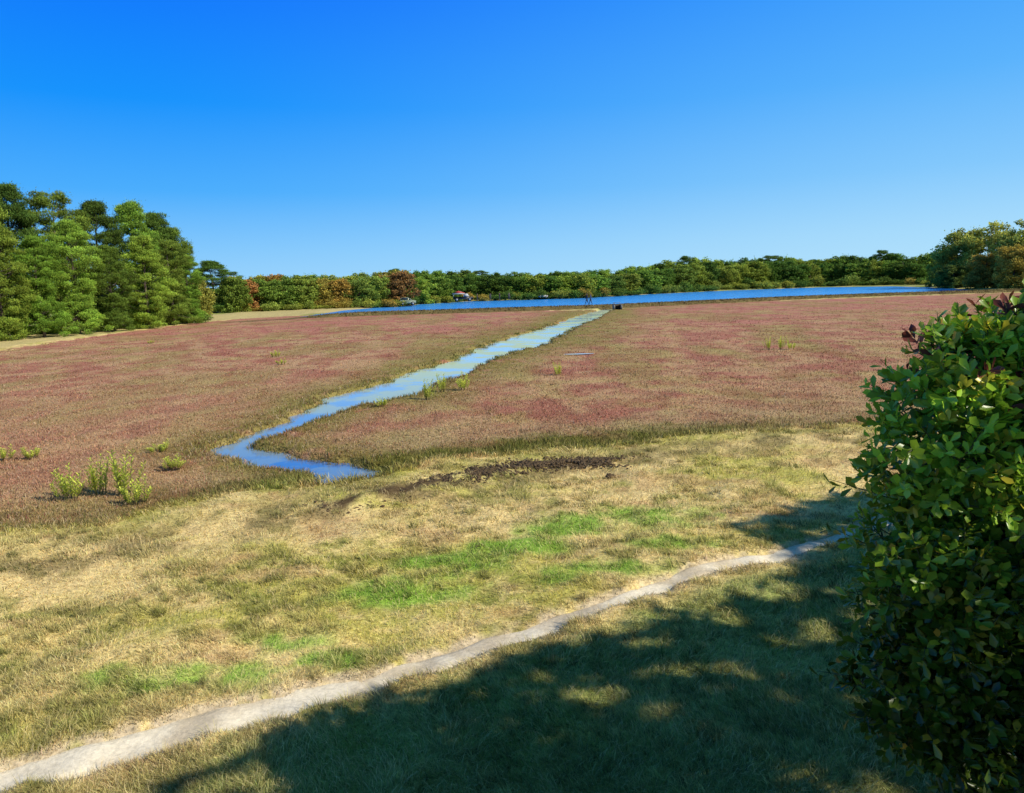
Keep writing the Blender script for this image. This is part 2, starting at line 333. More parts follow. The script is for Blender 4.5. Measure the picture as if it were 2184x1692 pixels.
c = c*rng.uniform(.45, 1.5, (N, 1))*rng.uniform(.9, 1.1, (N, 3)); pick = rng.uniform(0, 1, N) < .25; c[pick] = c[pick]*.4+np.array([.94, .76, .40])*.6
h[pick] *= 1.4; h *= 1+.5*ss(.1, .6, Z['low'])
o = blades('grass', x, y, hz, h, .0045*np.clip(y/6, .8, 4)*rng.uniform(.7, 1.5, N), th, rng.uniform(.6, .99, N), c, M_grass, 1.2, .6)
tag(o, 'short straw and green mown grass on the bank', 'grass', kind='stuff')
# tufts
tx, ty = samp(8500, 4.4, 22); Zt = zones(tx, ty); k = (Zt['bog'] < -.1) & (Zt['path'] < -.10) & (Zt['dirt'] > .3) & (fbm(tx*.7, ty*.7, 3, 36) > .42); tx = tx[k]; ty = ty[k]
per = 40; r = rng.uniform(.03, .14, len(tx))*np.clip(ty/8, .8, 2); tone = rng.uniform(.40, 1.2, len(tx)); kind = rng.uniform(0, 1, len(tx))**.8
X = np.repeat(tx, per); Yb = np.repeat(ty, per); rr = np.repeat(r, per); a = rng.uniform(0, 2*np.pi, len(X)); q = np.sqrt(rng.uniform(0, 1, len(X)))
X2 = X+np.cos(a)*q*rr; Y2 = Yb+np.sin(a)*q*rr; Zb = zones(X2, Y2); hz = height(X2, Y2, Zb); k = Zb['path'] < -.04
wind = 2.8; th = np.arctan2(np.sin(a)*q+.5*math.sin(wind), np.cos(a)*q+.5*math.cos(wind))
ct = mix([.24, .34, .06], [.74, .60, .25], np.repeat(kind, per)); c = .45*colour(X2, Y2, Zb)+.55*ct; c = c*np.repeat(tone, per)[:, None]*rng.uniform(.65, 1.35, (len(X), 1))
h = rng.uniform(.06, .14, len(X))*np.repeat(rng.uniform(.5, 1.3, len(tx)), per)
o = blades('grass_tufts', X2[k], Y2[k], hz[k], h[k], (.0045*np.clip(Y2/6, .8, 4))[k], th[k], (.4+.57*q)[k], c[k], M_grass, 1.3, .35)
tag(o, 'soft windswept tufts of longer grass', 'grass', kind='stuff')
# bog plants
x, y = samp(680000, 9, 120, .9)
Z = zones(x, y); k = (Z['bog'] > -.2) & (Z['str'] < .03)
pd = gp(1235, 757); k &= (((x-pd[0])/.9)**2+((y-pd[1])/.3)**2 > 1)
x = x[k]; y = y[k]; Z = {a: b[k] for a, b in Z.items()}; hz = np.maximum(height(x, y, Z), -.16); c = colour(x, y, Z); N = len(x)
fr = fringe(x, y); edge = ss(1.8, .1, Z['near'])*fr; h = rng.uniform(.025, .085, N)*(.4+1.2*fbm(x*1.2, y*1.2, 3, 33))*(1+1.2*edge+.9*ss(-1.2, -.2, Z['str']))
c = c*rng.uniform(.5, 1.5, (N, 1))*rng.uniform(.88, 1.12, (N, 3)); u = rng.uniform(0, 1, N); kk = (u < .12) & (edge < .4)
c[kk] = c[kk]*.3+np.array([.70, .52, .36])*.7; kk = (u > .94) & (edge < .3); c[kk] = c[kk]*.5+np.array([.52, .13, .14])*.5
kk = (u > .82) & (u < .9); c[kk] = c[kk]*.4+np.array([.22, .21, .06])*.6
o = blades('bog_plants', x, y, hz, h, .0115*np.clip(y/14, .8, 5)*rng.uniform(.6, 1.5, N), rng.uniform(0, 6.28, N), rng.uniform(.35, .98, N), c, M_bog, 1.3, .5)
tag(o, 'low reddish brown cranberry plants covering the bog', 'bog plants', kind='stuff')
# bank sedge
Sb = np.concatenate([resample(np.r_[STREAM, STREAM[:1]], 8000), resample(NEAR, 3000)])
Sb = Sb[(Sb[:, 1] < 75)]; Sb = np.repeat(Sb, 3, 0)+rng.normal(0, .22, (len(Sb)*3, 2)); Zs = zones(Sb[:, 0], Sb[:, 1])
k = (Zs['str'] < .08) & (Zs['bog'] > -.25) & (fbm(Sb[:, 0]*1.1, Sb[:, 1]*1.1, 3, 61) > .49) & ((Zs['near'] > 1.5) | (rng.uniform(0, 1, len(Sb)) < fringe(Sb[:, 0], Sb[:, 1]))); Sb = Sb[k]; Zs = {a: b[k] for a, b in Zs.items()}; N = len(Sb)
c = mix([.13, .16, .03], [.44, .35, .14], rng.uniform(0, 1, N)**1.5)*rng.uniform(.6, 1.3, (N, 1))
o = blades('bank_sedge', Sb[:, 0], Sb[:, 1], np.maximum(height(Sb[:, 0], Sb[:, 1], Zs), -.16), rng.uniform(.07, .22, N), .011*np.clip(Sb[:, 1]/14, .8, 3)*rng.uniform(.6, 1.4, N), rng.uniform(0, 6.28, N), rng.uniform(.1, .85, N), c, M_bog)
tag(o, 'dark green sedge fringing the stream banks and bog edge', 'sedge', kind='stuff')
# dike grass
t = rng.integers(40, n-1, 26000); off = rng.uniform(-2.0, 2.0, 26000); q = Dc[t]+Nn[t]*off[:, None]+rng.normal(0, .15, (26000, 2))
hz = -.25+(np.interp(off, [a for a, b in offs], [b for a, b in offs])+.25)*tap[t]-.03
c = mix([.12, .10, .03], [.36, .26, .11], rng.uniform(0, 1, 26000)**2)
o = blades('dike_grass', q[:, 0], q[:, 1], hz, rng.uniform(.08, .24, 26000), .09*rng.uniform(.5, 1.3, 26000), rng.uniform(0, 6.28, 26000), rng.uniform(.1, .8, 26000), c, M_bog)
tag(o, 'rough brown grass growing on the dike', 'grass', kind='stuff')
# dirt lumps
bl = B(); rg = random.Random(3); Dd = resample(DIRT, 400)
for i in range(3400):
    c0 = Dd[int(399*min(1, max(0, rg.gauss(.6, .3))))]; px_ = c0[0]+rg.gauss(0, .35); py_ = c0[1]+rg.gauss(0, .26); s = rg.uniform(.006, .026)*(1.6 if rg.random() < .06 else 1)
    if vn(np.array([px_*1.6]), np.array([py_*2.5]), 66)[0] < .3: continue
    hz0 = .0+.045*math.exp(-((py_-c0[1])/.3)**2)
    bl.ell((px_, py_, hz0), (s*rg.uniform(.8, 2.2), s*1.2, s*.8), 6, 4, .4, rg)
tag(bl.build('dirt', M_dirt), 'dark muddy clods heaped along the bog edge', 'dirt', kind='stuff')
cl = gp(1300, 1018); bl = B(); bl.ell((0, 0, .03), (.09, .06, .05), 9, 6, .35, rg); bl.ell((.08, .02, .02), (.06, .05, .035), 8, 5, .35, rg)
o = bl.build('dirt_clod', M_dirt); o.location = (cl[0], cl[1], 0.0); tag(o, 'single dark clod of earth lying on the pale grass', 'clod')
P = [(pd[0]+.8*math.cos(t)*(1+.2*math.sin(3*t)), pd[1]+.22*math.sin(t)) for t in np.linspace(0, 2*math.pi, 24, endpoint=False)]
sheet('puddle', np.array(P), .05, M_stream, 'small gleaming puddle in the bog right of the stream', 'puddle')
# ------------------------------------------------------------ foliage meshes
def unit(v): return v/(np.linalg.norm(v, axis=-1, keepdims=True)+1e-9)
def rhombi(P, A, Nr, L, W):
    Wd = unit(np.cross(Nr, A)); A = unit(A)
    V = np.stack([P-A*L[:, None]/2, P+Wd*W[:, None]/2, P+A*L[:, None]/2, P-Wd*W[:, None]/2], 1).reshape(-1, 3)
    return V, np.arange(len(P)*4).reshape(-1, 4)
def crown_mesh(name, clumps, per, size, asp, rg, updir=.4, fill=.45, spread=1.0, tv=.22):
    Ps = []; As = []; Ns = []; Cs = []
    for (c, r) in clumps:
        m = int(per*(r[0]**2)); u = unit(rg.normal(size=(m, 3))); rad = fill+(1-fill)*rg.uniform(0, 1, m)**.4
        rad = rad*(1+.5*(spread)*np.maximum(0, rg.normal(size=m)-.5))
        p = np.array(c)+u*np.array(r)*rad[:, None]
        tone = rg.uniform(1-tv, 1+tv)
        Ps.append(p); As.append(u*.6+rg.normal(size=(m, 3))*.6+np.array([0, 0, updir])); Ns.append(unit(u+.6*rg.normal(size=(m, 3))))
        Cs.append(tone*(.85+.25*u[:, 2])*rg.uniform(.7, 1.3, m)*(.40+.60*np.minimum(rad, 1)))  # self-shading painted into leaf colour: clump undersides and inner leaves darker
    P = np.concatenate(Ps); n_ = len(P); sz = size*rg.uniform(.6, 1.3, n_)
    V, F = rhombi(P, np.concatenate(As), np.concatenate(Ns), sz, sz*asp)
    g = np.repeat(np.concatenate(Cs), 4); hue = np.repeat(rg.uniform(-.12, .12, n_), 4)
    col = np.stack([g*(1+hue), g, g*(1-hue)], 1)
    return mk(name, V, F, M_crown, col)
def trunk_mesh(H, r0, limbs, rg):
    b = B(); pts = [(0, 0, -.2)]+[(rg.normal()*.02*H*k, rg.normal()*.02*H*k, H*f_) for k, f_ in ((.3, .25), (.5, .5), (.7, .75), (.8, .92))]
    b.tube(pts, [r0, r0*.8, r0*.6, r0*.35, r0*.1], 7)
    for c in limbs:
        z0 = max(.15*H, c[2]-.12*H); f_ = z0/H; st = (np.interp(f_, [0, .25, .5, .75, .92], [p[0] for p in pts]), np.interp(f_, [0, .25, .5, .75, .92], [p[1] for p in pts]), z0)
        b.tube([st, ((st[0]+c[0])/2, (st[1]+c[1])/2, (z0+c[2])/2-.02*H), c], [r0*.3*(1.1-f_), r0*.2, r0*.05], 5)
    return b
def pine_proto(seed):
    rg = np.random.default_rng(seed); H = 15.; R = 4.2; cl = []
    while len(cl) < 260:
        f_ = rg.uniform(.04, 1.0); prof = R*min(1, (1.03-f_)/.30)**.5*(.75+.25*math.sin(f_*8+seed)); a = rg.uniform(0, 6.28)
        q = rg.uniform(.3, 1)**.5*prof*rg.uniform(.7, 1.2); r = rg.uniform(.4, 1.0)
        cl.append(((q*math.cos(a), q*math.sin(a), f_*H-.4), (r, r, r*.5)))
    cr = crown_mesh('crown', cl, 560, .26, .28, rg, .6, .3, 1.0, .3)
    limbs = [c for c, r in cl if rg.uniform() < .2]; tr = trunk_mesh(H, .26, limbs, rg).build('trunk', M_bark)
    return cr, tr, H, R+.4
def leafy_proto(seed, wide=1.0, per=170, size=.42):
    rg = np.random.default_rng(seed); H = 10.; R = 4.2*wide; cl = []
    for i in range(130):
        u = rg.normal(size=3); u /= np.linalg.norm(u); q = rg.uniform(.5, 1.03)
        c = (u[0]*R*.85*q, u[1]*R*.85*q, H*.48+u[2]*H*.45*q); r = rg.uniform(.45, 1.1)
        if i < 22: a = rg.uniform(0, 6.28); c = (R*.75*rg.uniform(.5, 1)*math.cos(a), R*.75*rg.uniform(.5, 1)*math.sin(a), rg.uniform(.5, 2.4))
        cl.append((c, (r, r, r*.85)))
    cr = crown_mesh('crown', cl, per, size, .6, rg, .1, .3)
    limbs = [c for c, r in cl if rg.uniform() < .2]; tr = trunk_mesh(H, .2, limbs, rg).build('trunk', M_bark)
    return cr, tr, H, R
def shrub_proto(seed):
    rg = np.random.default_rng(seed); cl = []
    for i in range(16):
        a = rg.uniform(0, 6.28); q = rg.uniform(0, 1.1); r = rg.uniform(.4, .7); cl.append(((q*math.cos(a), q*math.sin(a), rg.uniform(.35, 1.5-.5*q)), (r, r, r*.8)))
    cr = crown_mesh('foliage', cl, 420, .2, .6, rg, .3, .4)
    b = B()
    for c, r in cl[:8]: b.tube([(0, 0, -.1), (c[0]*.4, c[1]*.4, c[2]*.5), c], [.05, .03, .01], 5)
    return cr, b.build('stem', M_bark), 2.0, 1.5
PINES = [pine_proto(s) for s in (1, 2, 3, 4)]
LEAFY = [leafy_proto(s, w) for s, w in ((11, 1), (12, 1.15), (13, .9), (14, 1.05), (15, .8))]
BIG = [leafy_proto(s, w, 340, .30) for s, w in ((21, 1.1), (22, 1.0))]
SHR = [shrub_proto(s) for s in (31, 32, 33)]
used = set()
def inst(proto, loc, sxy, sz, rz, color, name, label, cat, group=None):
    root = empty(name, loc, label, cat, group, rz); root.scale = (sxy, sxy, sz)
    for src in proto[:2]:
        if src.name in used: o = src.copy(); C.objects.link(o)
        else: o = src; used.add(src.name)
        o.parent = root
        if src is proto[0]: o.color = tuple(color)+(1,)
    return root
BR = 1.4
def jitc(c, a=.18):
    k = random.uniform(1-a, 1+a)*BR; return [min(.85, max(.005, v*k*random.uniform(.94, 1.06))) for v in c]
def place(proto, u, vb, vt, wpx, color, name, label, cat, group=None, z0=.1, dback=0):
    X, Yy = gp(u, vb, z0)
    if dback: s = (Yy+dback)/Yy; X *= s; Yy *= s
    H = ztop(u, vt, Yy)-z0; W = wpx/FP*Yy
    return inst(proto, (X, Yy, z0-.1), W/(2*proto[3]), H/proto[2], random.uniform(0, 6.28), jitc(color), name, label, cat, group)
ORD = ['first','second','third','fourth','fifth','sixth','seventh','eighth','ninth','tenth','eleventh','twelfth','thirteenth','fourteenth','fifteenth','sixteenth','seventeenth','eighteenth','nineteenth','twentieth','twenty-first','twenty-second','twenty-third','twenty-fourth','twenty-fifth','twenty-sixth']
# left pines
pc = [.17, .255, .035]; py2 = [.23, .32, .045]; pd2 = [.10, .17, .028]
back = [(-230,740,400,170),(-130,732,392,160),(-45,722,396,150),(50,714,384,140),(140,707,404,130),(225,700,424,120),(300,694,426,120),(352,689,448,105),(384,687,482,80)]
for i, (u, vb, vt, w) in enumerate(back):
    if u < -20: lab = 'tall dark pine at the left edge of the photo' if u > -100 else 'tall pine beyond the left edge of the frame'
    else: lab = 'tall dark green pine, %s of the tall back row from left' % ORD[i-3]
    if u < -100: lab += ', outermost' if u < -200 else ', inner one'
    place(PINES[i % 4], u, vb, vt, w*1.2, [pc, pd2, pc, pd2][i % 4], 'pine_tree', lab, 'pine tree', 'tall pines on the left', 0.2, 6)
front = [(-90,740,470,130,py2),(10,722,436,130,py2),(95,716,500,105,pc),(170,709,465,115,py2),(245,703,520,95,pc),(318,697,498,105,py2),(372,690,508,85,pc),(405,687,540,70,pc)]
for i, (u, vb, vt, w, c) in enumerate(front):
    lab = 'pine standing in front beyond the left frame edge' if i == 0 else 'shorter bushy pine, %s of the front row of pines from left' % ORD[i-1]
    place(PINES[(i+2) % 4], u, vb, vt, w*1.15, c, 'pine_tree', lab, 'pine tree', 'shorter pines in front on the left', 0.2, 0)
j = 0
for u in range(-60, 425, 30):
    vb = np.interp(u, [-60, 0, 430], [730, 718, 686]); hp = random.uniform(18, 36)
    lab = 'low green shrub at the foot of the pines, %s from left' % ORD[j]; j += 1
    place(SHR[j % 3], u+random.uniform(-8, 8), vb, vb-hp, random.uniform(46, 66), [.32, .42, .07] if random.random() < .65 else [.14, .22, .04], 'shrub', lab, 'shrub', 'shrubs under the pines', .15)
place(PINES[1], 458, 668, 554, 115, pd2, 'pine_tree', 'rounded dark pine standing alone right of the tall pine mass', 'pine tree', None, .3)
place(LEAFY[4], 426, 676, 590, 62, [.28, .27, .05], 'leafy_tree', 'small yellowing tree at the right foot of the tall pines', 'tree', None, .3)
place(LEAFY[0], 503, 667, 584, 76, [.20, .27, .045], 'leafy_tree', 'mid green tree between the lone dark pine and the autumn trees', 'tree', None, .3)
# far treeline
topx = [430,510,560,650,720,790,850,900,1000,1100,1200,1240,1300,1340,1400,1440,1500,1560,1600,1640,1680,1730,1780,1850,1880,1920,1940,1965,2000,2200]
topy = [583,588,584,578,582,577,571,577,576,577,576,572,575,570,561,550,546,551,541,545,539,551,543,543,536,540,550,538,531,528]
bx = [430,510,860,900,1000,1250,1400,1550,1750,1900,1990,2200]; by = [672,665,651,646,640,633,624,617,610,607,606,604]
def treeseg(u0, u1, step, cols, where, group, dback=0, dtop=0, wf=1.9, pinep=0):
    u = u0; k = 0
    while u < u1:
        vb = float(np.interp(u, bx, by)); vt = float(np.interp(u, topx, topy))+dtop+random.uniform(-4, 4); cname, c = random.choice(cols); nm = 'leafy_tree'
        if random.random() < pinep: pr = random.choice(PINES[:3]); nm = 'pine_tree'; cname = 'dark conical'; c = pd2
        else: pr = random.choice(LEAFY)
        place(pr, u, vb, vt, step*wf*random.uniform(.85, 1.3), c, nm, '%s tree %s, %s from left' % (cname, where, ORD[min(k, 25)]), 'tree', group, .35, dback); u += step*random.uniform(.8, 1.2); k += 1
aut = [('orange brown', [.36, .24, .05]), ('rusty red', [.34, .18, .06]), ('olive green', [.28, .30, .05]), ('green', [.20, .28, .045]), ('yellow brown', [.34, .30, .06])]
grn = [('deep green', [.10, .18, .028]), ('mid green', [.17, .26, .038]), ('yellow green', [.25, .32, .045]), ('deep green', [.11, .19, .028])]
org = [('orange brown', [.33, .25, .05]), ('olive green', [.24, .30, .045]), ('green', [.17, .27, .04]), ('green', [.15, .24, .04])]
treeseg(520, 860, 40, aut, 'in front in the autumn stretch', 'front row of autumn trees', 0, 6)
treeseg(510, 860, 38, aut[:1]+aut[2:], 'behind in the autumn stretch', 'back row of autumn trees', 14, 0)
treeseg(860, 1235, 36, grn, 'in the front row behind the vehicles', 'front row of central far trees', 0, 8)
treeseg(845, 1240, 32, grn, 'in the back row behind the vehicles', 'back row of central far trees', 18, 0, 1.9, .3)
treeseg(1240, 1420, 34, org, 'in the front row behind the walkers', 'front row of trees behind the walkers', 0, 10)
treeseg(1235, 1420, 30, org+grn, 'in the back row behind the walkers', 'back row of trees behind the walkers', 18, 0)
treeseg(1415, 1700, 33, grn, 'in front, right of the walkers', 'front row of right-centre far trees', 0, 12)
treeseg(1400, 1700, 30, grn, 'in the back row right of the walkers', 'back row of right-centre far trees', 25, 0, 1.9, .2)
treeseg(1700, 1985, 32, grn[:2]+org[1:], 'in front, left of the big right-hand group', 'front row of right far trees', 0, 14)
treeseg(1700, 1995, 30, grn, 'behind, left of the big right-hand group', 'back row of right far trees', 30, 0, 1.9, .3)
j = 0
for u in range(520, 1990, 24):
    vb = float(np.interp(u, bx, by))+1.5; c = random.choice([[.33, .25, .05], [.22, .28, .05], [.30, .32, .05]]) if u < 880 or random.random() < .3 else [.11, .18, .03]
    place(SHR[j % 3], u+random.uniform(-9, 9), vb, vb-random.uniform(14, 28), random.uniform(36, 56), c, 'shrub', 'low shrub along the foot of the far treeline', 'shrub', 'shrubs along the foot of the far treeline', .3); j += 1
for i, (u, vb, vt, w, c, nm, lab) in enumerate([
    (2010,611,530,75,[.16,.22,.04],'leafy_tree','dark small tree at the left foot of the right-hand tree group'),
    (2050,612,478,120,[.36,.37,.07],'leafy_tree','tall olive tree, leftmost big one of the right-hand group'),
    (2110,612,464,130,[.38,.36,.07],'leafy_tree','tall rounded olive tree in the middle of the right-hand group'),
    (2100,615,535,90,[.46,.33,.06],'leafy_tree','lower orange tinted tree in front of the right-hand group'),
    (2185,614,455,130,[.32,.36,.07],'leafy_tree','tall green tree at the right edge above the near bush'),
    (2160,616,515,90,[.46,.35,.07],'leafy_tree','orange brown tree above the top of the near bush'),
    (2270,614,465,120,[.2,.27,.05],'leafy_tree','tall green tree just beyond the right frame edge'),
    (2035,614,560,70,[.15,.21,.04],'leafy_tree','low dark tree at the water end below the tall olive trees')]):
    place(BIG[i % 2], u, vb, vt, w, c, nm, lab, 'tree', 'trees at the right end of the pond', .3)
# ------------------------------------------------------------ bog weeds
def leaf_geo(P, A, Nr, L, W, droop=.15, fold=.12):
    A = unit(A); Wd = unit(np.cross(Nr, A)); Nn_ = unit(np.cross(A, Wd))
    T_ = [(0,0,0),(.32,-.55,0),(.32,.55,0),(.32,0,-1),(.72,-1,0),(.72,1,0),(.72,0,-1),(1,0,0)]
    V = np.zeros((len(P), 8, 3))
    for i, (t, s, f_) in enumerate(T_):
        V[:, i] = P+A*(t*L)[:, None]+Wd*(s*W/2)[:, None]+Nn_*((f_*fold*W)-(droop*t*t*L))[:, None]
    F = np.array([[0,1,3],[0,3,2],[1,4,6],[1,6,3],[3,6,5],[3,5,2],[4,7,6],[6,7,5]])
    return V.reshape(-1, 3), (F[None]+np.arange(len(P))[:, None, None]*8).reshape(-1, 3)
def weed_proto(seed):
    rg = np.random.default_rng(seed); b = B(); P = []; A = []; Nr = []; Cc = []
    for s in range(13):
        a = rg.uniform(0, 6.28); base = np.array([math.cos(a), math.sin(a), 0])*rg.uniform(0, .25); hh_ = rg.uniform(.25, .85); tip = base*1.7+np.array([rg.normal()*.06, rg.normal()*.06, hh_])
        b.tube([tuple(base-np.array([0, 0, .05])), tuple((base+tip)/2+np.array([0, 0, .02])), tuple(tip)], [.008, .006, .003], 4)
        for k in range(24):
            t = .15+.85*k/24; an = k*2.4; p = base*(1-t)+tip*t; d = np.array([math.cos(an), math.sin(an), 1.1]); P.append(p); A.append(d); Nr.append([0.1, 0, 1]); Cc.append(np.array([.80, .86, .14])*rg.uniform(.75, 1.1)*(.65+.4*t))
    n_ = len(P); V, F = leaf_geo(np.array(P), np.array(A), np.array(Nr), rg.uniform(.07, .13, n_), rg.uniform(.03, .045, n_))
    return mk('foliage', V, F, M_weed, np.clip(np.repeat(np.array(Cc), 8, 0), 0, .9)), b.build('stem', M_stem), .8, .35
WE = [weed_proto(41), weed_proto(42)]
for u, v, hp, lab in [(152,1052,85,'bright yellow green weed clump left of the biggest one in the bog'),(205,1045,80,'bright weed in the middle of the near left weed patch'),(258,1045,92,'tallest bright yellow green weed in the near left patch'),(292,1062,66,'bright weed at the right end of the near left patch'),(372,990,36,'small green weed left of the stream bend'),(70,968,30,'small bright weed near the left frame edge'),(6,972,34,'bright weed cut by the left frame edge'),(338,955,25,'tiny weed above the near left weed patch'),(910,846,40,'bright weed on the right bank in the middle of the stream'),(945,828,34,'bright weed between two others on the right stream bank'),(985,826,40,'bright weed on the right stream bank, farthest of three'),(818,860,16,'tiny bright weed at the stream edge by the bend'),(1192,796,26,'pale green weed right of the stream below the puddle'),(588,758,18,'small weed in the left bog field'),(600,773,14,'second small weed in the left bog field, the nearer one'),(322,730,9,'tiny weed far off in the left bog field'),(1640,742,24,'left weed of the bright clump in the right bog field'),(1665,741,26,'middle weed of the bright clump in the right bog field'),(1688,741,22,'right weed of the bright clump in the right bog field')]:
    X, Yy = gp(u, v, .1); H = hp/FP*Yy; i = random.randrange(2)
    inst(WE[i], (X, Yy, .0), max(.8, min(2.2, H/.8)), H/.75, random.uniform(0, 6), (1, 1, 1), 'weed', lab, 'weed', 'bright weeds scattered over the bog')
# ------------------------------------------------------------ near bush
rg = np.random.default_rng(77)
LOB = [((2.78,3.85,3.13),(.86,.6,.68)),((2.66,3.75,2.45),(.82,.6,.7)),((2.78,3.75,1.75),(.86,.6,.68)),((3.7,4.1,2.6),(1.1,.9,1.35)),((3.1,3.8,.7),(.75,.7,.7)),((3.2,3.9,3.30),(.9,.6,.62)),((2.20,3.65,3.08),(.34,.4,.40)),((2.12,3.6,2.45),(.32,.35,.40)),((2.18,3.65,1.85),(.36,.4,.40)),((3.6,3.9,1.2),(1.1,.9,1.1)),((2.28,3.65,3.46),(.28,.3,.24)),((2.55,3.75,3.55),(.34,.3,.24))]
P = []; A = []; Nr = []; Cc = []; Ls = []; bs = B(); root3 = np.array([3.0, 3.9, -.1])
cum = np.array([r[0]*r[1]*r[2] for c, r in LOB])**.5; cum /= cum.sum()
for s in range(6800):
    li = rg.choice(len(LOB), p=cum); c, r = LOB[li]; c = np.array(c); r = np.array(r)
    u = rg.normal(size=3); u /= np.linalg.norm(u)
    if u[1] > .5: u[1] *= -1
    q = rg.uniform(.72, 1.0) if s % 4 else rg.uniform(.35, .75)
    o0 = c+u*r*q*.93; d = u*.7+np.array([-.1, -.12, .5])+rg.normal(size=3)*.3; d /= np.linalg.norm(d); ln = rg.uniform(.09, .20)
    if s % 13 == 0 and -.2 < u[2] < .6 and o0[2] < 3.2: ln = rg.uniform(.25, .38)
    if o0[2] < .25: continue
    lit = float(ss(1.9, 3.5, o0[2]-.7*(o0[0]-2.1)))  # light painted into leaf colours: brighter up and left, darker lower right
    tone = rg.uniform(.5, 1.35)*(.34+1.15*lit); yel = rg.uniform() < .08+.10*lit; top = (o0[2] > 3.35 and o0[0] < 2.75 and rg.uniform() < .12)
    n_ = int(rg.uniform(7, 12)*(1+(ln > .24)*.5)); e1 = np.cross(d, [0.3, .2, 1]); e1 /= np.linalg.norm(e1); e2 = np.cross(d, e1)
    if s % 3 == 0 or ln > .24: bs.tube([tuple(o0-d*.1), tuple(o0+d*ln*.5), tuple(o0+d*ln)], [.004, .003, .0015], 4, False)
    for k in range(n_):
        t = (k+.5)/n_; an = k*2.4+s; rad = e1*math.cos(an)+e2*math.sin(an); P.append(o0+d*ln*t+np.array([0, 0, -.03*t*t])); A.append(d*(.5+.7*t)+rad*.8+rg.normal(size=3)*.2); Nr.append(d+rg.normal(size=3)*.35)
        Ls.append(rg.uniform(.05, .098)*(1-.35*abs(t-.5)))
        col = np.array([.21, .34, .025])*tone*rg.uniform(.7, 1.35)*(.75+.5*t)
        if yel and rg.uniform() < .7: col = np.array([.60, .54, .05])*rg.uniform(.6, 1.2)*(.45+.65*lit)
        if top: col = np.array([.22, .06, .04])*rg.uniform(.6, 1.3)
        if rg.uniform() < .006: col = np.array([.7, .4, .05])
        Cc.append(col)
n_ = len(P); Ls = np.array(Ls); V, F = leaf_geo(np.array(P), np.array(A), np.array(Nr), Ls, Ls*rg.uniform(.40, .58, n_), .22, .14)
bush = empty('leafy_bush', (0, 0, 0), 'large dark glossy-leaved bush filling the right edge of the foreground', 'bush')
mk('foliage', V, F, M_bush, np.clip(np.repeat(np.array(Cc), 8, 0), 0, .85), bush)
for c, r in LOB:
    for k in range(5):
        e = np.array(c)+rg.normal(size=3)*np.array(r)*.35; m_ = (root3+e)/2+np.array([rg.normal()*.1, rg.normal()*.1, .15]); bs.tube([tuple(root3+rg.normal(size=3)*[.12, .1, 0]), tuple(m_), tuple(e)], [.022, .014, .004], 5)
bs.build('branches', M_stem, bush)
# ------------------------------------------------------------ sun + shade trees out of frame
EL = R_(36); sd = Vector((math.cos(EL)*.88, -math.cos(EL)*.475, math.sin(EL))).normalized()
N = 1000000; cx_ = rg.uniform(2, 28, N); cy_ = rg.uniform(-16, 13, N); cz_ = rg.uniform(3.2, 13, N)
gx = cx_-cz_*sd.x/sd.z; gy = cy_-cz_*sd.y/sd.z
k = (cx_ > .9*cy_+3.0) & (gx > -8) & (gx < 13) & (gy > -5) & (gy < 17)
cx_, cy_, cz_, gx, gy = [q[k] for q in (cx_, cy_, cz_, gx, gy)]
hole = fbm(gx*3.2, gy*3.2, 4, 95)
nz = (fbm(gx*3.5, gy*3.5, 4, 91)-.5)
s1 = sdp(gx, gy, SHP)
k = (((s1+nz*1.2 > .05)) | (sdp(gx, gy, SHP2)+nz*.5 > .02)) & (fbm(gx*1.1+cz_*.6, gy*1.1, 2, 93) > .28) & (hole > np.where(gy < 5.7, .48, np.where(s1 < 1.3, .38, .31)))
P = np.stack([cx_, cy_, cz_], 1)[k]; print('shade leaves', len(P))
trs = [(8.5, -7), (11.5, -1.5), (14, 4), (18, 10)]
own = np.argmin(np.stack([(P[:, 0]-a)**2+(P[:, 1]-b)**2 for a, b in trs]), 0)
def inshade(p):
    a = np.array([p[0]-p[2]*sd.x/sd.z]); b = np.array([p[1]-p[2]*sd.y/sd.z]); return sdp(a, b, SHP)[0] > .5
for i, (a, b) in enumerate(trs):
    Q = P[own == i]; rg.shuffle(Q); Q = Q[:52000]
    if len(Q) < 10: continue
    Q = Q-np.array([a, b, 0]); rt = empty('shade_tree', (a, b, -.2), ['broad tree behind the camera shading the near grass','broad tree right of the camera shading the path end','tree beyond the right frame edge behind the near bush','farthest tree beyond the right frame edge casting the shadow finger'][i], 'tree')
    sz = rg.uniform(.13, .21, len(Q)); V, F = rhombi(Q, rg.normal(size=Q.shape), rg.normal(size=Q.shape), sz, sz*.65)
    o = mk('crown', V, F, M_crown, np.repeat(rg.uniform(.7, 1.3, (len(Q), 1)), 4, 0)*np.ones((1, 3)), rt); o.color = (.10, .17, .03, 1)
    zt = 2.0
    while zt < 12 and (zt < 3 or inshade((a, b, zt))): zt += .3
    tb = B(); tb.tube([(0, 0, -.2), (.1, 0, zt*.3), (0, .05, zt*.65), (.05, 0, zt)], [.28, .22, .15, .03], 8)
    for q in Q[::max(1, len(Q)//40)]:
        z0 = max(1.5, min(zt, q[2]-2)); mid = q*np.array([.5, .5, 0])+np.array([0, 0, (z0+q[2])/2])
        if inshade((a, b, z0)) and inshade(mid+[a, b, 0]) and inshade(q+[a, b, 0]): tb.tube([(0, 0, z0), tuple(mid), tuple(q)], [.09, .05, .01], 5)
    tb.build('trunk', M_bark, rt)
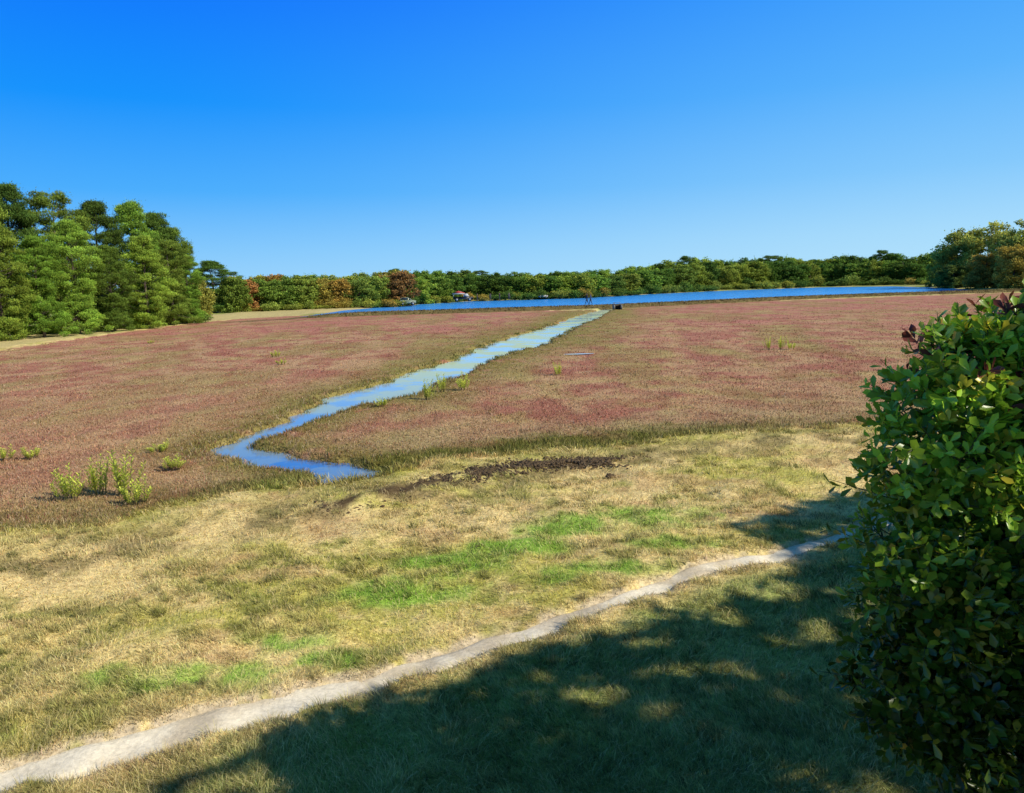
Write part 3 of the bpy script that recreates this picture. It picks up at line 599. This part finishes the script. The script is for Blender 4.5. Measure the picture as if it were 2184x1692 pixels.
# ------------------------------------------------------------ small far objects
def seat(u, v, z): X, Yy = gp(u, v, z); return (X, Yy, z)
M_conc = plain('weathered_concrete', (.20, .20, .19), .9); M_wood = plain('dark_planks', (.06, .05, .04), .9)
fl = empty('water_gate', seat(1318, 660, 0), 'small dark box-shaped water control gate where the stream meets the dike', 'water gate', None, .05); fl.scale = (.95, .85, .55)
b = B(); b.box((-.55, .6, .55), (.14, 1.6, 1.3)); b.build('side_wall', M_conc, fl)
b = B(); b.box((.55, .6, .55), (.14, 1.6, 1.3)); b.build('side_wall', M_conc, fl)
b = B(); b.box((0, 1.2, .5), (.955, .12, 1.15)); b.build('gate_board', M_wood, fl)
b = B(); b.box((0, .5, 1.24), (1.35, .9, .07)); b.box((0, .03, 1.32), (1.35, .06, .08)); b.build('walkway', M_conc, fl)
b = B(); b.box((-.45, 1.0, 1.5), (.07, .07, .45)); b.box((.45, 1.0, 1.5), (.07, .07, .45)); b.box((0, 1.0, 1.76), (1.05, .08, .07)); b.build('rail', M_conc, fl)
M_white = plain('white_paint', (.45, .45, .44), .5, 0, .06); M_red = plain('red_paint', (.42, .05, .04), .5, 0, .15); M_dk = plain('dark_rubber', (.015, .015, .016), .8); M_glass = plain('dark_glass', (.02, .03, .04), .1, 0, .1)
M_grey = plain('grey_metal', (.30, .32, .33), .4, .2, .1); M_blk = plain('black_paint', (.02, .02, .025), .4, 0, .1); M_grn = plain('pale_green_paint', (.18, .23, .16), .5, 0, .08); M_lamp = plain('lamp_lens', (.6, .55, .45), .2, 0, .1)
def wheels(root, xs, w, r):
    for xx in xs:
        for s in (-1, 1):
            t_ = B().tube([(xx, s*(w/2-.2), r), (xx, s*w/2, r)], [r, r], 16).build('wheel', M_dk, root)
            B().tube([(xx, s*(w/2-.02), r), (xx, s*(w/2+.02), r)], [r*.55, r*.5], 12).build('rim', M_grey, t_)
def car(loc, rz, L, Hh, mat, label, kind='suv', cat='car'):
    r = empty('parked_car', loc, label, cat, None, rz); w = 1.8
    b = B(); b.prism([(-L/2, .35), (-L/2+.05, .95), (-L/2+.3, 1.02), (L*.22, 1.02), (L/2-.1, .88), (L/2, .7), (L/2, .35)], w); b.build('body', mat, r)
    if kind == 'suv': pr = [(-L/2+.12, 1.0), (-L/2+.35, Hh-.08), (L*.05, Hh-.08), (L*.24, 1.0)]
    else: pr = [(-L*.08, 1.0), (-L*.05, Hh-.08), (L*.12, Hh-.08), (L*.26, 1.0)]
    B().prism(pr, w-.2).build('window', M_glass, r)
    x0, x1 = pr[1][0], pr[2][0]; b = B(); b.box(((x0+x1)/2, 0, Hh-.04), (x1-x0+.1, w-.22, .08), 0, .95)
    for s in (-1, 1):
        for (a_, z_), (c_, d_) in ((pr[0], pr[1]), (pr[2], pr[3])): b.tube([(a_, s*(w/2-.09), z_), (c_, s*(w/2-.09), d_)], [.05, .05], 5)
    b.build('roof', mat, r); wheels(r, (-L*.31, L*.31), w, .35)
    for s in (-1, 1): B().box((L/2+.01, s*.65, .75), (.04, .28, .16)).build('headlight', M_lamp, r)
    return r
car(seat(870, 651, .4), .1, 3.2, 1.5, M_grn, 'pale green car parked on the far bank at the left end of the pond')
tr = empty('utility_truck', seat(988, 643, .45), 'dark utility truck with a red and white canopy on the far shore', 'truck', None, .05)
B().prism([(-2.2, .45), (-2.2, 1.0), (1.1, 1.0), (1.1, 1.05), (2.2, .95), (2.25, .45)], 1.9).build('body', M_blk, tr)
B().prism([(.2, 1.03), (.3, 1.7), (1.0, 1.7), (1.4, 1.03)], 1.7).build('cab', M_white, tr)
B().box((1.16, 0, 1.38), (.06, 1.4, .4)).build('windscreen', M_glass, tr)
b = B(); b.prism([(-2.3, 1.85), (-1.0, 2.35), (.5, 1.85)], 2.0); b.build('canopy', M_red, tr)
b = B(); b.box((-1.0, 0, 1.72), (2.7, 1.95, .2)); b.build('canopy_edge', M_white, tr)
for xx in (-2.1, .1):
    for s in (-1, 1): B().tube([(xx, s*.85, 1.0), (xx, s*.85, 1.7)], [.04, .04], 6).build('post', M_white, tr)
wheels(tr, (-1.4, 1.45), 1.9, .42)
wg = empty('red_cart', seat(853, 650, .4), 'small dark red covered cart left of the pale green car', 'cart', None, .1)
B().prism([(-.9, .5), (-.9, 1.7), (0, 2.1), (.9, 1.7), (.9, .5)], 1.5).build('body', M_red, wg); B().box((0, -.77, 1.15), (.7, .04, 1.0)).build('door', M_blk, wg)
wheels(wg, (-.5, .5), 1.5, .32)
cw = car(seat(1158, 636, .45), .05, 2.6, 1.3, M_white, 'small pale vehicle parked alone on the far shore right of the dark truck', 'pickup', 'vehicle'); cw.scale = (.85, .85, .75)
bx_ = empty('white_box', seat(396, 683, .12), 'small white box on the sandy strip at the foot of the pines', 'box')
M_bw = plain('box_white', (.7, .7, .68), .6, 0, .05)
B().box((0, 0, .3), (.55, .45, .5)).build('case', M_bw, bx_); B().box((0, 0, .58), (.62, .52, .06), 0, .9).build('lid', M_bw, bx_)
# people
def bodymat(name, jacket, trousers):
    m, nt, p, o = newmat(name); tc = nt.nodes.new('ShaderNodeTexCoord'); sp = nt.nodes.new('ShaderNodeSeparateXYZ'); nt.links.new(tc.outputs['Object'], sp.inputs[0])
    mr = nt.nodes.new('ShaderNodeMath'); mr.operation = 'DIVIDE'; mr.inputs[1].default_value = 2; nt.links.new(sp.outputs['Z'], mr.inputs[0])
    r = nt.nodes.new('ShaderNodeValToRGB'); r.color_ramp.interpolation = 'CONSTANT'; nt.links.new(mr.outputs[0], r.inputs['Fac'])
    e = r.color_ramp.elements; e[0].position = 0; e[0].color = (.03, .03, .03, 1); e[1].position = .05; e[1].color = trousers+(1,)
    n1 = e.new(.47); n1.color = jacket+(1,); n2 = e.new(.745); n2.color = (.45, .26, .18, 1)
    nt.links.new(r.outputs['Color'], p.inputs['Base Color']); p.inputs['Roughness'].default_value = .8; return m
M_skin = plain('skin', (.45, .26, .18), .6, 0, .05); M_hair = plain('hair', (.03, .02, .015), .7, 0, .2)
def person(loc, rz, stride, jacket, trousers, label, sc=1.0, group=None):
    r = empty('person', loc, label, 'person', group, rz); r.scale = (sc,)*3
    J = []; E = []; RD = []
    def j(p, rad, par=None):
        J.append(p); RD.append(rad)
        if par is not None: E.append((par, len(J)-1))
        return len(J)-1
    pv = j((0, 0, .95), .13); sp = j((0, 0, 1.15), .12, pv); ch_ = j((.01, 0, 1.36), .14, sp); nk = j((.01, 0, 1.48), .055, ch_); hd = j((.02, 0, 1.58), .085, nk); j((.02, 0, 1.68), .075, hd); j((.11, 0, 1.575), .018, hd)
    for s in (-1, 1):
        sw = stride*s*.5
        sh = j((0, s*.18, 1.40), .06, ch_); el = j((-sw*.5, s*.23, 1.14), .045, sh); wr = j((-sw*.5+.12, s*.22, .92), .032, el); pm = j((-sw*.5+.15, s*.215, .85), .035, wr)
        for q in range(4): f1 = j((-sw*.5+.17, s*.215+(q-1.5)*.018, .80), .009, pm); j((-sw*.5+.165, s*.21+(q-1.5)*.018, .765-.008*(1.5-abs(q-1.5))), .008, f1)
        f1 = j((-sw*.5+.19, s*.19, .84), .010, pm); j((-sw*.5+.2, s*.185, .81), .009, f1)
        hp = j((0, s*.09, .90), .10, pv); kn = j((sw*.5+.04, s*.10, .50), .065, hp); an = j((sw*1.0-.03*abs(stride), s*.10, .09), .045, kn); j((sw*1.0+.14, s*.11, .04), .035, an)
    me = bpy.data.meshes.new('body'); me.from_pydata(J, E, []); o = bpy.data.objects.new('body', me); C.objects.link(o); o.parent = r
    me.materials.append(bodymat('clothing', jacket, trousers)); md = o.modifiers.new('Skin', 'SKIN')
    for i, d in enumerate(me.skin_vertices[0].data): d.radius = (RD[i], RD[i]); d.use_root = (i == 0)
    o.modifiers.new('Sub', 'SUBSURF').levels = 1
    B().ell((-.005, 0, 1.625), (.105, .092, .095), 10, 6).build('hair', M_hair, r, True)
    for s in (-1, 1): B().ell((.015, s*.09, 1.585), (.02, .012, .03), 6, 4).build('ear', M_skin, r)
    return r
person(seat(1252, 650, .55), math.pi, .5, (.02, .03, .06), (.02, .02, .03), 'person in dark clothes walking on the dike, left one of the pair')
person(seat(1260, 649.5, .55), math.pi*.95, -.45, (.03, .05, .12), (.03, .03, .04), 'person in a dark blue top walking on the dike, right one of the pair', .97)
for i, (u, v) in enumerate([(1018, 643), (1046, 642), (1066, 641.5), (1086, 641)]):
    person(seat(u, v, .4), i*1.7, .2, (.05, .04, .04) if i % 2 else (.12, .05, .04), (.03, .03, .04), 'distant person standing on the far shore, %s right of the truck' % ORD[i], 1.0, 'distant people on the far shore')
# ------------------------------------------------------------ light
sun = bpy.data.objects.new('sun', bpy.data.lights.new('sun', 'SUN')); C.objects.link(sun); sun.data.energy = 5.0; sun.data.angle = R_(.5); sun.data.color = (1, .93, .80)
sun.rotation_euler = sd.to_track_quat('Z', 'Y').to_euler()
w = bpy.data.worlds.new('World'); bpy.context.scene.world = w; w.use_nodes = True; nt = w.node_tree; bg = nt.nodes['Background']
sky = nt.nodes.new('ShaderNodeTexSky'); sky.sky_type = 'NISHITA'; sky.sun_disc = False; sky.sun_elevation = EL; sky.sun_rotation = math.atan2(sd.x, sd.y)
sc_ = nt.nodes.new('ShaderNodeVectorMath'); sc_.operation = 'SCALE'; sc_.inputs['Scale'].default_value = .09; nt.links.new(sky.outputs[0], sc_.inputs[0])
tc = nt.nodes.new('ShaderNodeTexCoord'); sp = nt.nodes.new('ShaderNodeSeparateXYZ'); nt.links.new(tc.outputs['Generated'], sp.inputs[0])
def ramp(st):
    r = nt.nodes.new('ShaderNodeValToRGB'); e = r.color_ramp.elements; e[0].position = st[0][0]; e[0].color = st[0][1]+(1,); e[1].position = st[-1][0]; e[1].color = st[-1][1]+(1,)
    for p_, c_ in st[1:-1]: n_ = e.new(p_); n_.color = c_+(1,)
    nt.links.new(sp.outputs['Z'], r.inputs['Fac']); return r
r1 = ramp([(0, (.34, .68, 1.0)), (.05, (.22, .58, 1.0)), (.12, (.06, .42, 1.0)), (.22, (.0, .29, 1.0)), (.36, (0, .165, 1.0)), (.5, (0, .10, .34)), (1, (.03, .09, .12))])
r2 = ramp([(0, (.48, .79, 1.0)), (.05, (.40, .73, 1.0)), (.12, (.24, .60, 1.0)), (.22, (.11, .47, 1.0)), (.36, (.03, .33, 1.0)), (.5, (.02, .16, .38)), (1, (.03, .10, .14))])
dt = nt.nodes.new('ShaderNodeVectorMath'); dt.operation = 'DOT_PRODUCT'; dt.inputs[1].default_value = (.93, .1, 0); nt.links.new(tc.outputs['Generated'], dt.inputs[0])
mr = nt.nodes.new('ShaderNodeMapRange'); mr.interpolation_type = 'SMOOTHSTEP'; mr.inputs[1].default_value = -.35; mr.inputs[2].default_value = .75; nt.links.new(dt.outputs['Value'], mr.inputs[0])
m1 = nt.nodes.new('ShaderNodeMix'); m1.data_type = 'RGBA'; nt.links.new(mr.outputs[0], m1.inputs[0]); nt.links.new(r1.outputs[0], m1.inputs[6]); nt.links.new(r2.outputs[0], m1.inputs[7])
m2 = nt.nodes.new('ShaderNodeMix'); m2.data_type = 'RGBA'; m2.inputs[0].default_value = .04; nt.links.new(m1.outputs[2], m2.inputs[6]); nt.links.new(sc_.outputs[0], m2.inputs[7])
nt.links.new(m2.outputs[2], bg.inputs['Color']); bg.inputs['Strength'].default_value = 1.0
vs = bpy.context.scene.view_settings; vs.view_transform = 'Standard'; vs.look = 'None'; vs.exposure = 0
